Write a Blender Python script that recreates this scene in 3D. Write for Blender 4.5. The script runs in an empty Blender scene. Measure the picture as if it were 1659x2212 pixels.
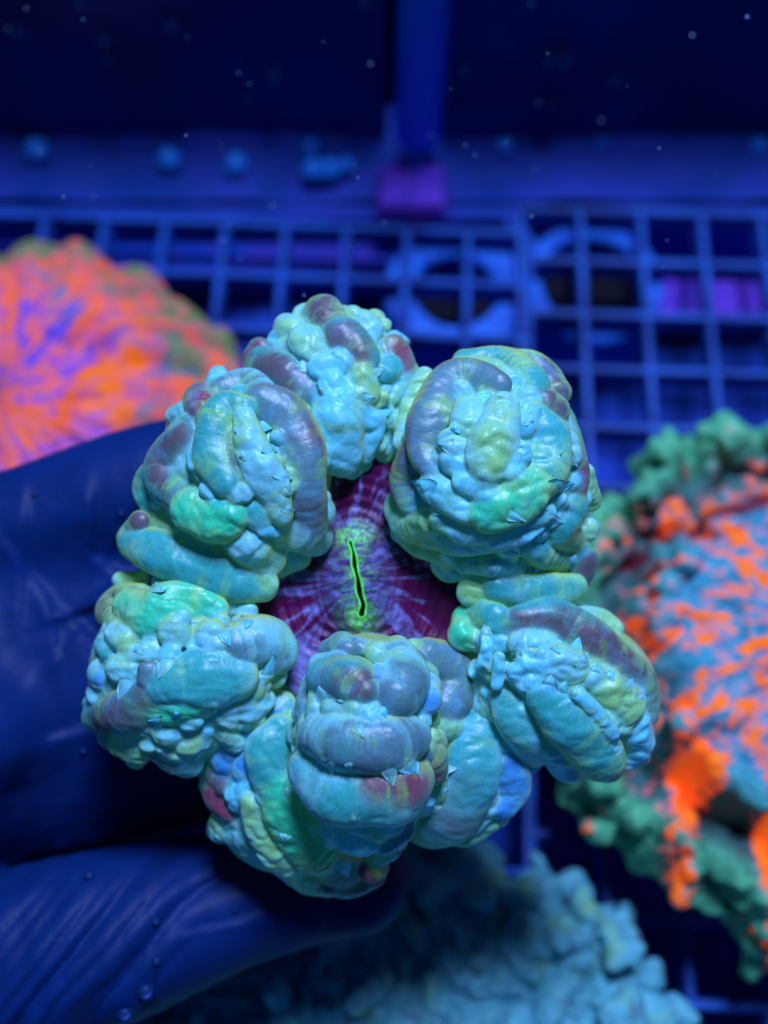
import bpy, math, random
import numpy as np
from mathutils import Vector, Matrix
from mathutils.bvhtree import BVHTree

# ------------------------------------------------------------------ camera, world, light
S = 0.01                                    # everything below is written in centimetres
scene = bpy.context.scene
PITCH = math.radians(68.0)                  # camera looks down into the tank
FPX, CX, CY = 2372.0, 829.5, 1106.0         # focal length of the photograph in its 1659 x 2212 view
CAM = np.array([0.0, -22.0 / math.tan(PITCH), 22.0])
RIGHT = np.array([1.0, 0.0, 0.0])
FWD = np.array([0.0, math.cos(PITCH), -math.sin(PITCH)])
UP = np.array([0.0, math.sin(PITCH), math.cos(PITCH)])
BACK = -FWD
HELD_SCALE = 0.8                                  # the held coral and hand are scaled down about the camera by this
D0 = 17.0                                   # lens to coral, before that scaling

cam_data = bpy.data.cameras.new('camera')
cam = bpy.data.objects.new('camera', cam_data)
scene.collection.objects.link(cam)
cam.location = Vector(CAM * S)
cam.rotation_euler = (math.pi / 2 - PITCH, 0, 0)
cam_data.sensor_fit = 'VERTICAL'
cam_data.sensor_height = 36.0
cam_data.lens = 18.0 / (1106.0 / FPX)
cam_data.clip_start = 0.002
cam_data.clip_end = 20.0
cam_data.dof.use_dof = True
cam_data.dof.focus_distance = 15.8 * HELD_SCALE * S
cam_data.dof.aperture_fstop = cam_data.lens / 3.5
scene.camera = cam

LIGHT = np.array([0.45, 0.60, 1.0])         # colour of the aquarium lamp
world = bpy.data.worlds.new('World')
scene.world = world
world.use_nodes = True
world.node_tree.nodes['Background'].inputs[0].default_value = (0.04, 0.26, 1.0, 1)
world.node_tree.nodes['Background'].inputs[1].default_value = 0.075

def lamp(name, loc, target, power, size):
    d = bpy.data.lights.new(name, 'AREA')
    d.shape = 'DISK'
    d.size = size * S
    d.energy = power
    d.color = tuple(LIGHT)
    o = bpy.data.objects.new(name, d)
    scene.collection.objects.link(o)
    o.location = Vector(loc) * S
    o.rotation_euler = (Vector(target) - Vector(loc)).to_track_quat('-Z', 'Y').to_euler()
    return o
lamp('aquarium_lamp', (5, 15, 59), (0, -1, 4), 5.2, 15)

scene.view_settings.view_transform = 'Standard'
scene.view_settings.look = 'None'
scene.view_settings.exposure = 0.0
scene.view_settings.gamma = 1.0
scene.render.engine = 'CYCLES'
scene.cycles.max_bounces = 6
scene.cycles.transparent_max_bounces = 8

rng = random.Random(7)
nrng = np.random.default_rng(7)

# ------------------------------------------------------------------ helpers
def lin(c):
    c = np.array(c, float) / 255.0
    return np.where(c <= 0.04045, c / 12.92, ((c + 0.055) / 1.055) ** 2.4)
def alb(r, g, b, k=0.92):
    """surface colour that shows about (r, g, b) under the lamp"""
    return np.clip(lin((r, g, b)) / LIGHT / k, 0.002, 0.92)

def cam_pt(px, py, h):
    d = D0 - h
    return np.array([(px - CX) * d / FPX, -(py - CY) * d / FPX, -d])
def cam2world(P):
    P = np.asarray(P, float) * HELD_SCALE
    return CAM + P[..., 0:1] * RIGHT + P[..., 1:2] * UP + P[..., 2:3] * BACK
def world2cam(P):
    Q = (np.asarray(P, float) - CAM) / HELD_SCALE
    return np.stack([Q @ RIGHT, Q @ UP, Q @ BACK], -1)
def on_plane(px, py, z):
    d = FWD + (px - CX) / FPX * RIGHT - (py - CY) / FPX * UP
    return CAM + d * ((z - CAM[2]) / d[2])

def link(o, parent=None):
    scene.collection.objects.link(o)
    if parent is not None:
        o.parent = parent
    return o
def thing(name, label, cat, loc=(0, 0, 0), group=None, rotz=0.0):
    o = bpy.data.objects.new(name, None)
    o.empty_display_size = 0.01
    link(o)
    o.location = Vector(loc) * S
    o.rotation_euler = (0, 0, rotz)
    return tag(o, label, cat, group)
def tag(o, label, cat, group=None):
    o['label'] = label
    o['category'] = cat
    if group:
        o['group'] = group
    return o
def np_mesh(name, V, F, mat, parent=None, origin=(0, 0, 0), smooth=True, cols=None, vecs=None, floats=None):
    """V in cm world coordinates, origin of the object (or of its parent) in cm"""
    V = (np.asarray(V, float) - np.asarray(origin, float)) * S
    me = bpy.data.meshes.new(name)
    F = np.asarray(F)
    n = F.shape[1]
    me.vertices.add(len(V)); me.vertices.foreach_set('co', V.astype(np.float32).ravel())
    me.loops.add(F.size); me.loops.foreach_set('vertex_index', F.astype(np.int32).ravel())
    me.polygons.add(len(F)); me.polygons.foreach_set('loop_start', np.arange(0, F.size, n, dtype=np.int32))
    me.update(calc_edges=True)
    me.polygons.foreach_set('use_smooth', np.full(len(F), smooth, dtype=bool))
    for k, c in (cols or {}).items():
        a = me.attributes.new(k, 'FLOAT_COLOR', 'POINT')
        a.data.foreach_set('color', np.hstack([c, np.ones((len(c), 1))]).astype(np.float32).ravel())
    for k, c in (vecs or {}).items():
        a = me.attributes.new(k, 'FLOAT_VECTOR', 'POINT')
        a.data.foreach_set('vector', np.asarray(c, np.float32).ravel())
    for k, c in (floats or {}).items():
        a = me.attributes.new(k, 'FLOAT', 'POINT')
        a.data.foreach_set('value', np.asarray(c, np.float32).ravel())
    me.validate()
    me.materials.append(mat)
    o = bpy.data.objects.new(name, me)
    link(o, parent)
    if parent is None:
        o.location = Vector(origin) * S
    return o

def py_mesh(name, verts, faces, mat, parent=None, loc=(0, 0, 0), smooth=False):
    me = bpy.data.meshes.new(name)
    me.from_pydata([tuple(np.array(v) * S) for v in verts], [], faces)
    me.polygons.foreach_set('use_smooth', [smooth] * len(me.polygons))
    me.update()
    me.materials.append(mat)
    o = bpy.data.objects.new(name, me)
    link(o, parent)
    o.location = Vector(loc) * S
    return o

def snoise(P, scale, seed=0, octaves=3):
    """cheap smooth noise, about -1..1"""
    r = np.random.default_rng(seed)
    out = np.zeros(P.shape[:-1]); amp = 1.0; tot = 0
    for o in range(octaves):
        for k in range(5):
            w = r.normal(size=3); w /= np.linalg.norm(w) + 1e-9
            w2 = r.normal(size=3); w2 /= np.linalg.norm(w2) + 1e-9
            f = scale * (2 ** o) * r.uniform(.7, 1.4)
            out += amp * np.sin(P @ w * f + r.uniform(0, 6.28) + 1.3 * np.sin(P @ w2 * f * .8 + r.uniform(0, 6.28)))
        tot += amp * 2.4; amp *= .5
    return out / tot

# ------------------------------------------------------------------ signed distances and surface nets
def spline(pts, n=5):
    pts = [np.asarray(p, float) for p in pts]
    if len(pts) == 1:
        return np.array([pts[0], pts[0] + 1e-4])
    P = [2 * pts[0] - pts[1]] + pts + [2 * pts[-1] - pts[-2]]
    out = []
    for i in range(1, len(P) - 2):
        for t in np.linspace(0, 1, n, endpoint=False):
            a, b, c, d = P[i - 1], P[i], P[i + 1], P[i + 2]
            out.append(.5 * (2 * b + (c - a) * t + (2 * a - 5 * b + 4 * c - d) * t * t + (3 * b - a - 3 * c + d) * t ** 3))
    out.append(pts[-1])
    return np.array(out)

class Tube:
    """sphere swept along a curve with a changing radius, a little squashed along the view axis"""
    def __init__(self, P, R, c1=None, c2=None, flat=1.0, k=0.04):
        self.P, self.R, self.c1, self.c2, self.flat, self.k = P, np.maximum(R, 0.004), c1, c2, flat, k
        seg = np.linalg.norm(np.diff(P, axis=0), axis=1)
        self.L = np.concatenate([[0], np.cumsum(seg)])
    def bounds(self, pad):
        r = self.R[:, None] + pad
        return (self.P - r).min(0), (self.P + r).max(0)
    def dist(self, Q, full=False):
        best = np.full(Q.shape[:-1], 1e9)
        if full:
            bu = np.zeros(best.shape); br = np.zeros(best.shape); ba = np.zeros(best.shape)
        for i in range(len(self.P) - 1):
            a, b = self.P[i], self.P[i + 1]
            ab = b - a
            t = np.clip(((Q - a) @ ab) / (ab @ ab + 1e-12), 0, 1)
            off = Q - a - t[..., None] * ab
            if self.flat != 1.0:
                off = off * np.array([1, 1, 1 / self.flat])
            ln = np.sqrt((off * off).sum(-1)) + 1e-9
            d = ln - (self.R[i] + t * (self.R[i + 1] - self.R[i]))
            m = d < best
            best = np.where(m, d, best)
            if full:
                bu = np.where(m, self.L[i] + t * (self.L[i + 1] - self.L[i]), bu)
                br = np.where(m, 1 - off[..., 2] / ln, br)
                ba = np.where(m, np.arctan2(off[..., 0] * -ab[1] + off[..., 1] * ab[0], off[..., 2]), ba)
        return (best, bu, br, ba) if full else best

class Blob:
    def __init__(self, c, r, c1, c2, k=0.15):
        self.c, self.r, self.c1, self.c2, self.k = np.array(c), np.array(r), c1, c2, k
    def bounds(self, pad):
        return self.c - self.r - pad, self.c + self.r + pad
    def dist(self, Q, full=False):
        q = (Q - self.c) / self.r
        l = np.sqrt((q * q).sum(-1))
        d = (l - 1) * self.r.min()
        if full:
            return d, q[..., 0] * 3, 1 - q[..., 2] / (l + 1e-9), q[..., 1] * 3
        return d

def smin(a, b, k):
    h = np.clip(.5 + .5 * (b - a) / k, 0, 1)
    return b + (a - b) * h - k * h * (1 - h)

def surface_nets(f, org, vs):
    s = f < 0
    c = np.zeros(tuple(np.array(f.shape) - 1), np.int8)
    for i in (0, 1):
        for j in (0, 1):
            for k in (0, 1):
                c += s[i:s.shape[0] - 1 + i, j:s.shape[1] - 1 + j, k:s.shape[2] - 1 + k]
    act = (c > 0) & (c < 8)
    I = np.argwhere(act)
    idx = np.full(act.shape, -1, np.int64)
    idx[tuple(I.T)] = np.arange(len(I))
    cor = np.array([(i, j, k) for i in (0, 1) for j in (0, 1) for k in (0, 1)])
    val = np.stack([f[tuple((I + o).T)] for o in cor], 1)
    acc = np.zeros((len(I), 3)); cnt = np.zeros(len(I))
    for a in range(8):
        for b in range(a + 1, 8):
            if np.abs(cor[a] - cor[b]).sum() != 1:
                continue
            m = (val[:, a] < 0) != (val[:, b] < 0)
            t = val[m, a] / (val[m, a] - val[m, b])
            acc[m] += cor[a] + t[:, None] * (cor[b] - cor[a])
            cnt[m] += 1
    V = org + vs * (I + acc / cnt[:, None])
    quads = []
    for ax in range(3):
        u, v = (ax + 1) % 3, (ax + 2) % 3
        lo = [slice(None)] * 3; hi = [slice(None)] * 3
        lo[ax] = slice(0, -1); hi[ax] = slice(1, None)
        ch = s[tuple(lo)] != s[tuple(hi)]
        E = np.argwhere(ch)
        E = E[(E[:, u] > 0) & (E[:, v] > 0) & (E[:, u] < f.shape[u] - 1) & (E[:, v] < f.shape[v] - 1)]
        ins = s[tuple(E.T)]
        du = np.zeros(3, int); du[u] = 1
        dv = np.zeros(3, int); dv[v] = 1
        q = np.stack([idx[tuple((E - du - dv).T)], idx[tuple((E - dv).T)], idx[tuple(E.T)], idx[tuple((E - du).T)]], 1)
        q[~ins] = q[~ins][:, ::-1]
        quads.append(q)
    F = np.concatenate(quads)
    return V, F[(F >= 0).all(1)]

def sdf_mesh(shapes, vs, pad=0.11, warp=None):
    lo = np.min([s.bounds(0.12)[0] for s in shapes], 0)
    hi = np.max([s.bounds(0.12)[1] for s in shapes], 0)
    n = np.ceil((hi - lo) / vs).astype(int) + 1
    ax = [lo[i] + vs * np.arange(n[i]) for i in range(3)]
    f = np.full(tuple(n), 0.9, np.float32)
    for s in shapes:
        a, b = s.bounds(pad)
        i0 = np.clip(np.floor((a - lo) / vs).astype(int), 0, n - 1)
        i1 = np.clip(np.ceil((b - lo) / vs).astype(int) + 1, 1, n)
        sl = tuple(slice(i0[k], i1[k]) for k in range(3))
        Q = np.stack(np.meshgrid(*[ax[k][sl[k]] for k in range(3)], indexing='ij'), -1)
        if warp is not None:
            Q = warp(Q)
        f[sl] = smin(f[sl], s.dist(Q), s.k)
    return surface_nets(f, lo, vs)

# ------------------------------------------------------------------ materials
class NT:
    def __init__(self, name):
        self.m = bpy.data.materials.new(name)
        self.m.use_nodes = True
        self.t = self.m.node_tree
        self.p = self.t.nodes['Principled BSDF']
    def n(self, typ, **kw):
        x = self.t.nodes.new(typ)
        for k, v in kw.items():
            if k in x.inputs:
                x.inputs[k].default_value = v
            else:
                setattr(x, k, v)
        return x
    def l(self, a, b):
        self.t.links.new(a, b)
    def coords(self, scale=100.0, kind='Object'):
        tc = self.n('ShaderNodeTexCoord')
        mp = self.n('ShaderNodeMapping')
        mp.inputs['Scale'].default_value = (scale,) * 3 if np.isscalar(scale) else scale
        self.l(tc.outputs[kind], mp.inputs['Vector'])
        return mp.outputs[0]
    def noise(self, vec, scale, detail=4.0, rough=.55, dist=0.0):
        x = self.n('ShaderNodeTexNoise')
        x.inputs['Scale'].default_value = scale
        x.inputs['Detail'].default_value = detail
        x.inputs['Roughness'].default_value = rough
        x.inputs['Distortion'].default_value = dist
        self.l(vec, x.inputs['Vector'])
        return x.outputs['Fac']
    def ramp(self, fac, stops, interp='LINEAR'):
        r = self.n('ShaderNodeValToRGB')
        r.color_ramp.interpolation = interp
        e = r.color_ramp.elements
        while len(e) < len(stops):
            e.new(.5)
        for k, (pos, c) in enumerate(stops):
            e[k].position = pos
            c = (c, c, c) if np.isscalar(c) else c
            e[k].color = (c[0], c[1], c[2], 1)
        self.l(fac, r.inputs[0])
        return r.outputs[0]
    def mix(self, fac, a, b, mode='MIX'):
        x = self.n('ShaderNodeMix', data_type='RGBA', blend_type=mode)
        for sock, v in ((x.inputs[0], fac), (x.inputs[6], a), (x.inputs[7], b)):
            if hasattr(v, 'is_output'):
                self.l(v, sock)
            elif np.isscalar(v):
                sock.default_value = v
            else:
                sock.default_value = (v[0], v[1], v[2], 1)
        return x.outputs[2]
    def math(self, op, a, b=0.0, c=None):
        x = self.n('ShaderNodeMath', operation=op)
        for i, v in enumerate((a, b) if c is None else (a, b, c)):
            if hasattr(v, 'is_output'):
                self.l(v, x.inputs[i])
            else:
                x.inputs[i].default_value = v
        return x.outputs[0]
    def attr(self, name, out='Color'):
        a = self.n('ShaderNodeAttribute', attribute_name=name)
        return a.outputs[out]
    def bump(self, h, strength, dist):
        b = self.n('ShaderNodeBump')
        b.inputs['Strength'].default_value = strength
        b.inputs['Distance'].default_value = dist * S
        self.l(h, b.inputs['Height'])
        self.l(b.outputs[0], self.p.inputs['Normal'])
    def finish(self, color=None, rough=.5, spec=.3, sss=0.0, emit=None, estr=0.0):
        if color is not None:
            if hasattr(color, 'is_output'):
                self.l(color, self.p.inputs['Base Color'])
            else:
                self.p.inputs['Base Color'].default_value = (*color, 1)
        self.p.inputs['Roughness'].default_value = rough
        self.p.inputs['Specular IOR Level'].default_value = spec
        if sss:
            self.p.inputs['Subsurface Weight'].default_value = sss
            self.p.inputs['Subsurface Radius'].default_value = (.8, 1.0, 1.0)
            self.p.inputs['Subsurface Scale'].default_value = .10 * S
        if emit is not None:
            if hasattr(emit, 'is_output'):
                self.l(emit, self.p.inputs['Emission Color'])
            else:
                self.p.inputs['Emission Color'].default_value = (*emit, 1)
            self.p.inputs['Emission Strength'].default_value = estr
        return self.m

def m_flesh():
    t = NT('coral_flesh')
    v = t.coords()
    st = t.attr('stripe', 'Vector')
    mp = t.n('ShaderNodeMapping'); mp.inputs['Scale'].default_value = (9, .9, 1)
    t.l(st, mp.inputs[0])
    lines = t.noise(mp.outputs[0], 1.0, 4, .6)
    big = t.noise(v, 1.5, 3, .55, .6)
    rim = t.attr('rim', 'Fac')
    fac = t.math('ADD', t.math('MULTIPLY', t.math('SUBTRACT', big, .5), 1.9), t.math('MULTIPLY', rim, .8))  # rim weight paints pale, translucent-looking edges onto the pillows
    fac = t.math('ADD', fac, t.math('MULTIPLY', t.math('SUBTRACT', lines, .5), 1.0))
    fac = t.ramp(fac, [(.14, 0.0), (.72, 1.0)])
    col = t.mix(fac, t.attr('pigment'), t.attr('pigment_edge'))
    # yellow-green flecks, pale blue veil
    fl = t.ramp(t.math('ADD', t.math('MULTIPLY', lines, .5), t.math('MULTIPLY', t.noise(v, 2.6, 3, .5, .4), .5)), [(.52, 0.0), (.68, .7)])
    col = t.mix(fl, col, alb(136, 186, 104))
    veil = t.ramp(t.noise(v, 2.1, 4, .6, .8), [(.54, 0.0), (.75, .34)])
    col = t.mix(veil, col, alb(86, 160, 236))
    gr = t.ramp(t.noise(v, 40, 3, .7), [(.3, (.35, .57, .79)), (.7, (.54, .82, 1.08))])
    col = t.mix(1.0, col, gr, 'MULTIPLY')
    rim_light = t.math('MULTIPLY', t.ramp(rim, [(.45, 0.0), (.85, 1.0)]), t.ramp(t.noise(v, 1.1, 3), [(.42, .1), (.6, .85)]))  # rim light on the pillow edges, painted in as olive
    col = t.mix(rim_light, col, alb(118, 146, 92))
    h = t.math('ADD', t.math('MULTIPLY', lines, .5), t.math('MULTIPLY', t.noise(v, 22, 4, .6), .35))
    t.bump(h, .4, .035)
    glow = t.mix(1.0, col, (.2, .8, 1.0), 'MULTIPLY')        # the tissue fluoresces a little
    return t.finish(col, .34, .36, .22, glow, .045)

def m_disc():
    t = NT('oral_disc_flesh')
    v = t.coords()
    pol = t.attr('polar', 'Vector')        # (angle turns, radius cm, -)
    mp = t.n('ShaderNodeMapping'); mp.inputs['Scale'].default_value = (4.5, 1.0, .64); t.l(pol, mp.inputs[0])
    rays = t.noise(mp.outputs[0], 1.0, 3, .6, .9)
    mp2 = t.n('ShaderNodeMapping'); mp2.inputs['Scale'].default_value = (6, 11, .86); t.l(pol, mp2.inputs[0])
    rings = t.noise(mp2.outputs[0], 1.0, 4, .6, .5)
    wine = t.mix(t.noise(v, 3, 4), alb(36, 4, 72), alb(70, 8, 64))
    k = t.math('MULTIPLY', t.ramp(rays, [(.47, 0.0), (.58, .9)]), t.ramp(rings, [(.36, .2), (.60, 1.0)]))
    col = t.mix(k, wine, alb(84, 100, 205))
    near = t.attr('near_mouth', 'Fac')
    col = t.mix(t.math('MULTIPLY', near, .6), col, t.mix(rings, alb(30, 14, 100), alb(48, 56, 160)))
    sl = t.attr('slit', 'Vector')          # (along the slit, distance to the slit, side)
    mp = t.n('ShaderNodeMapping'); mp.inputs['Scale'].default_value = (15, 2.0, 1); t.l(sl, mp.inputs[0])
    rib = t.noise(mp.outputs[0], 1.0, 5, .65, .9)
    fine = t.noise(v, 26, 4, .7)
    gk = t.math('MULTIPLY', t.attr('green', 'Fac'), t.ramp(rib, [(.44, 0.0), (.60, 1.0)]))
    gk = t.math('MULTIPLY', gk, t.ramp(fine, [(.36, .35), (.6, 1.0)]))
    col = t.mix(gk, col, alb(84, 176, 84))
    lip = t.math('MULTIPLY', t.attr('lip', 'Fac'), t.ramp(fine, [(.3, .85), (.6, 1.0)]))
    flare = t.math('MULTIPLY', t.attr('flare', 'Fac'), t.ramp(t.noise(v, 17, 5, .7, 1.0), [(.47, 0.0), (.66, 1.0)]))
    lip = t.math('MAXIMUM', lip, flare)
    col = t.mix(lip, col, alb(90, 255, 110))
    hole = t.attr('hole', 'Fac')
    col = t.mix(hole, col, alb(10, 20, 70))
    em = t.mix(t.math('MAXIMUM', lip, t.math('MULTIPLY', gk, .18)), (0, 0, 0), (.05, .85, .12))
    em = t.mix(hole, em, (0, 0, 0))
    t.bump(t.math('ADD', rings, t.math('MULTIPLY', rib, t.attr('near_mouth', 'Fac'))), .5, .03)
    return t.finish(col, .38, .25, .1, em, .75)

def m_fluor_left():
    t = NT('orange_coral_flesh')
    v = t.coords()
    pol = t.attr('polar', 'Vector')
    mp = t.n('ShaderNodeMapping'); mp.inputs['Scale'].default_value = (9, .75, 1); t.l(pol, mp.inputs[0])
    a = t.noise(mp.outputs[0], 1.0, 5, .6, 1.2)
    b = t.noise(v, 1.3, 5, .65, 1.2)
    s = t.math('ADD', t.math('MULTIPLY', a, .55), t.math('MULTIPLY', b, .45))
    r = t.attr('rad', 'Fac')
    s = t.math('SUBTRACT', s, t.math('MULTIPLY', t.ramp(r, [(.6, 0.0), (.95, 1.0)]), .055))
    orange = t.mix(t.ramp(t.noise(v, .55, 3), [(.4, 0.0), (.6, 1.0)]), alb(255, 92, 22), alb(255, 84, 46))
    dark = t.mix(t.ramp(t.math('ADD', r, t.math('MULTIPLY', t.math('SUBTRACT', b, .5), .9)), [(.45, 0.0), (.72, 1.0)]), alb(80, 62, 205), alb(84, 116, 84))
    pink = alb(215, 80, 140)
    k = t.ramp(s, [(.465, 0.0), (.55, 1.0)])
    kp = t.ramp(s, [(.43, 0.0), (.50, 1.0)])
    col = t.mix(k, t.mix(kp, dark, pink), orange)
    em = t.mix(k, (0, 0, 0), t.mix(a, (.35, .03, .02), (1.0, .10, .02)))
    t.bump(s, .8, .25)
    return t.finish(col, .5, .2, 0, em, .38)

def m_fluor_right():
    t = NT('teal_orange_coral_flesh')
    v = t.coords()
    a0 = t.noise(v, 1.35, 3, .5, 1.2)
    mp = t.n('ShaderNodeMapping'); mp.inputs['Scale'].default_value = (8, 1.0, 8); t.l(t.attr('polar', 'Vector'), mp.inputs[0])
    a = t.math('ADD', t.math('MULTIPLY', a0, .42), t.math('MULTIPLY', t.noise(mp.outputs[0], 1.0, 4, .6, .8), .58))
    b = t.noise(v, 2.8, 4, .6, .8)
    s = t.math('ADD', t.math('MULTIPLY', a, .72), t.math('MULTIPLY', b, .28))
    r = t.attr('rad', 'Fac')
    st = t.attr('streak', 'Fac')
    s = t.math('ADD', s, t.math('MULTIPLY', st, .25))
    s = t.math('SUBTRACT', s, t.math('MULTIPLY', t.ramp(r, [(.66, 0.0), (.95, 1.0)]), .10))
    teal = t.mix(b, alb(22, 82, 150), alb(56, 152, 205))
    rim = t.mix(b, alb(12, 72, 82), alb(84, 206, 172))
    teal = t.mix(t.ramp(r, [(.55, 0.0), (.85, 1.0)]), teal, rim)
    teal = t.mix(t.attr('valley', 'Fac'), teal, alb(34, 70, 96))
    k = t.ramp(s, [(.495, 0.0), (.55, 1.0)])
    kp = t.ramp(s, [(.465, 0.0), (.52, .6)])
    col = t.mix(kp, teal, alb(170, 100, 160))
    col = t.mix(k, col, alb(255, 96, 20))
    m = t.attr('groove', 'Fac')
    col = t.mix(m, col, alb(84, 16, 50))
    em = t.mix(k, (0, 0, 0), (1.0, .10, .015))
    em = t.mix(m, em, (0, 0, 0))
    t.bump(b, .8, .2)
    return t.finish(col, .5, .2, 0, em, .42)

def m_teal_coral():
    t = NT('teal_coral_flesh')
    v = t.coords()
    b = t.noise(v, 2.6, 5, .65, 1.0)
    col = t.mix(b, alb(30, 96, 165), alb(92, 180, 230))
    col = t.mix(t.ramp(t.noise(v, .9, 4, .6, 1.0), [(.56, 0.0), (.72, .6)]), col, alb(110, 180, 120))
    col = t.mix(t.ramp(t.noise(v, 1.7, 4, .6, .5), [(.60, 0.0), (.70, .7)]), col, alb(70, 50, 110))
    t.bump(b, .9, .2)
    return t.finish(col, .6, .2)

def m_glove():
    t = NT('glove_nitrile')
    v = t.coords()
    b = t.noise(v, 1.2, 5, .6, .5)
    fine = t.noise(v, 60, 3, .6)
    col = t.mix(b, alb(0, 20, 74, .9), alb(1, 34, 118, .9))
    t.bump(t.math('ADD', b, t.math('MULTIPLY', fine, .06)), .35, .12)
    return t.finish(col, .5, .12)

def m_simple(name, c1, c2, scale=2.0, rough=.55, spec=.2, bump=.3, dist=.8, stops=(.38, .62)):
    t = NT(name)
    v = t.coords()
    n = t.noise(v, scale, 5, .6, dist)
    col = t.mix(t.ramp(n, [(stops[0], 0.0), (stops[1], 1.0)]), c1, c2)
    t.bump(t.noise(v, scale * 6, 4), bump, .05)
    return t.finish(col, rough, spec)

def m_bubble():
    t = NT('bubble_skin')
    lw = t.n('ShaderNodeLayerWeight'); lw.inputs[0].default_value = .55
    tr = t.n('ShaderNodeBsdfTransparent')
    mx = t.n('ShaderNodeMixShader')
    t.l(lw.outputs['Fresnel'], mx.inputs[0])
    t.l(tr.outputs[0], mx.inputs[1])
    t.finish((.04, .14, .6), .25, .3)
    t.l(t.p.outputs[0], mx.inputs[2])
    out = [n for n in t.t.nodes if n.type == 'OUTPUT_MATERIAL'][0]
    t.l(mx.outputs[0], out.inputs[0])
    return t.m

FLESH, DISC = m_flesh(), m_disc()
GLOVE = m_glove()
BUBBLE = m_bubble()
PLASTIC = m_simple('rack_plastic', alb(6, 40, 130), alb(18, 66, 180), .5, .5, .25)
PLASTIC_OLD = m_simple('rack_plastic_with_algae', alb(4, 34, 120), alb(12, 62, 176), .5, .6, .2)
FLOOR = m_simple('tank_floor_algae', alb(2, 30, 112), alb(24, 56, 184), .28, .8, .1, .5, 1.2, (.40, .62))
WALL = m_simple('tank_wall_paint', alb(1, 22, 96), alb(3, 38, 136), .12, .4, .2, .1)
RECESS = m_simple('seam_and_bore_black', alb(1, 2, 18), alb(2, 4, 26), .3, .7, .1)
LEDGE = m_simple('ledge_algae', alb(6, 44, 150), alb(28, 50, 176), .25, .7, .15, .6)
PIPE = m_simple('pipe_plastic', alb(5, 84, 240), alb(10, 96, 250), .4, .4, .3)
PURPLE = m_simple('coralline_purple', alb(48, 36, 170), alb(70, 44, 190), .8, .7, .1)
RINGM = m_simple('pvc_blue_grey', alb(8, 56, 176), alb(16, 84, 214), .8, .5, .2)
BOARD = m_simple('board_algae', alb(6, 46, 170), alb(40, 40, 170), .5, .7, .1, .5)
SKEL = m_simple('skeleton_stone', alb(40, 60, 110), alb(90, 110, 160), 2.5, .8, .1, .7)

# ------------------------------------------------------------------ the tank: floor, walls, ledge
def box(name, lo, hi, mat, parent=None, loc=(0, 0, 0), taper=0.0):
    (x0, y0, z0), (x1, y1, z1) = lo, hi
    t = taper
    v = [(x0, y0, z0), (x1, y0, z0), (x1, y1, z0), (x0, y1, z0),
         (x0 + t, y0 + t, z1), (x1 - t, y0 + t, z1), (x1 - t, y1 - t, z1), (x0 + t, y1 - t, z1)]
    f = [(0, 3, 2, 1), (4, 5, 6, 7), (0, 1, 5, 4), (1, 2, 6, 5), (2, 3, 7, 6), (3, 0, 4, 7)]
    return py_mesh(name, v, f, mat, parent, loc)
def structure(o):
    o['kind'] = 'structure'
    return o

FLOOR_Z = -3.2
YW = on_plane(830, 300, 0)[1]               # where the rear wall stands
def grid_sheet(name, x0, x1, y0, y1, nx, ny, zf, mat):
    X, Y = np.meshgrid(np.linspace(x0, x1, nx), np.linspace(y0, y1, ny), indexing='ij')
    V = np.stack([X, Y, zf(X, Y)], -1).reshape(-1, 3)
    i, j = np.meshgrid(np.arange(nx - 1), np.arange(ny - 1), indexing='ij')
    a = (i * ny + j).ravel()
    return np_mesh(name, V, np.stack([a, a + ny, a + ny + 1, a + 1], 1), mat)
structure(grid_sheet('tank_floor', -40, 40, -40, YW + 6, 120, 90,
                     lambda x, y: FLOOR_Z + .3 * snoise(np.stack([x, y, 0 * x], -1), .7, 3), FLOOR))
x_l = on_plane(836, 150, 6)[0]; x_r = on_plane(985, 150, 6)[0]
structure(box('tank_wall', (-45, YW, FLOOR_Z - 1), (x_l, YW + 1.2, 11), WALL))
structure(box('tank_wall', (x_r, YW, FLOOR_Z - 1), (45, YW + 1.2, 11), WALL))
structure(box('wall_recess', (x_l - 2, YW + 1.6, FLOOR_Z - 1), (x_r + 2, YW + 2.2, 11), RECESS))

# ledge with a lumpy, algae covered top
y_led = on_plane(830, 432, -.3)[1]
structure(grid_sheet('ledge', -30, 30, y_led, YW + 1.0, 160, 26,
          lambda x, y: -.35 + .16 * snoise(np.stack([x, y, 0 * x], -1), 1.5, 11) + .5 * np.clip((y - (YW - 1.2)) / 1.2, 0, 1) ** 2, LEDGE))
structure(box('ledge_front', (-30, y_led - .4, -2.6), (30, y_led - .02, -.5), LEDGE))

# rock rubble heaped against the wall
def lathe(prof, n=24, cx=0, cy=0):
    V, F = [], []
    for r, z in prof:
        for k in range(n):
            a = 2 * math.pi * k / n
            V.append((cx + r * math.cos(a), cy + r * math.sin(a), z))
    for i in range(len(prof) - 1):
        for k in range(n):
            F.append((i * n + k, i * n + (k + 1) % n, (i + 1) * n + (k + 1) % n, (i + 1) * n + k))
    return V, F

# standing pipe with its purple foot
pb = on_plane(902, 400, 0)
pipe = thing('pipe', 'straight blue upright pipe standing on a purple foot against the dark wall', 'pipe', (pb[0], YW - .62, -.2))
V, F = lathe([(.50, 1.1), (.56, 1.1), (.56, 13), (.50, 13)], 28)
py_mesh('tube', V, F, PIPE, pipe, smooth=True)
f = box('foot', (-1.05, -1.75, 0), (.75, -.3, .55), PURPLE, pipe, taper=.14)
b = f.modifiers.new('bevel', 'BEVEL'); b.width = .12 * S; b.segments = 3

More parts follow.
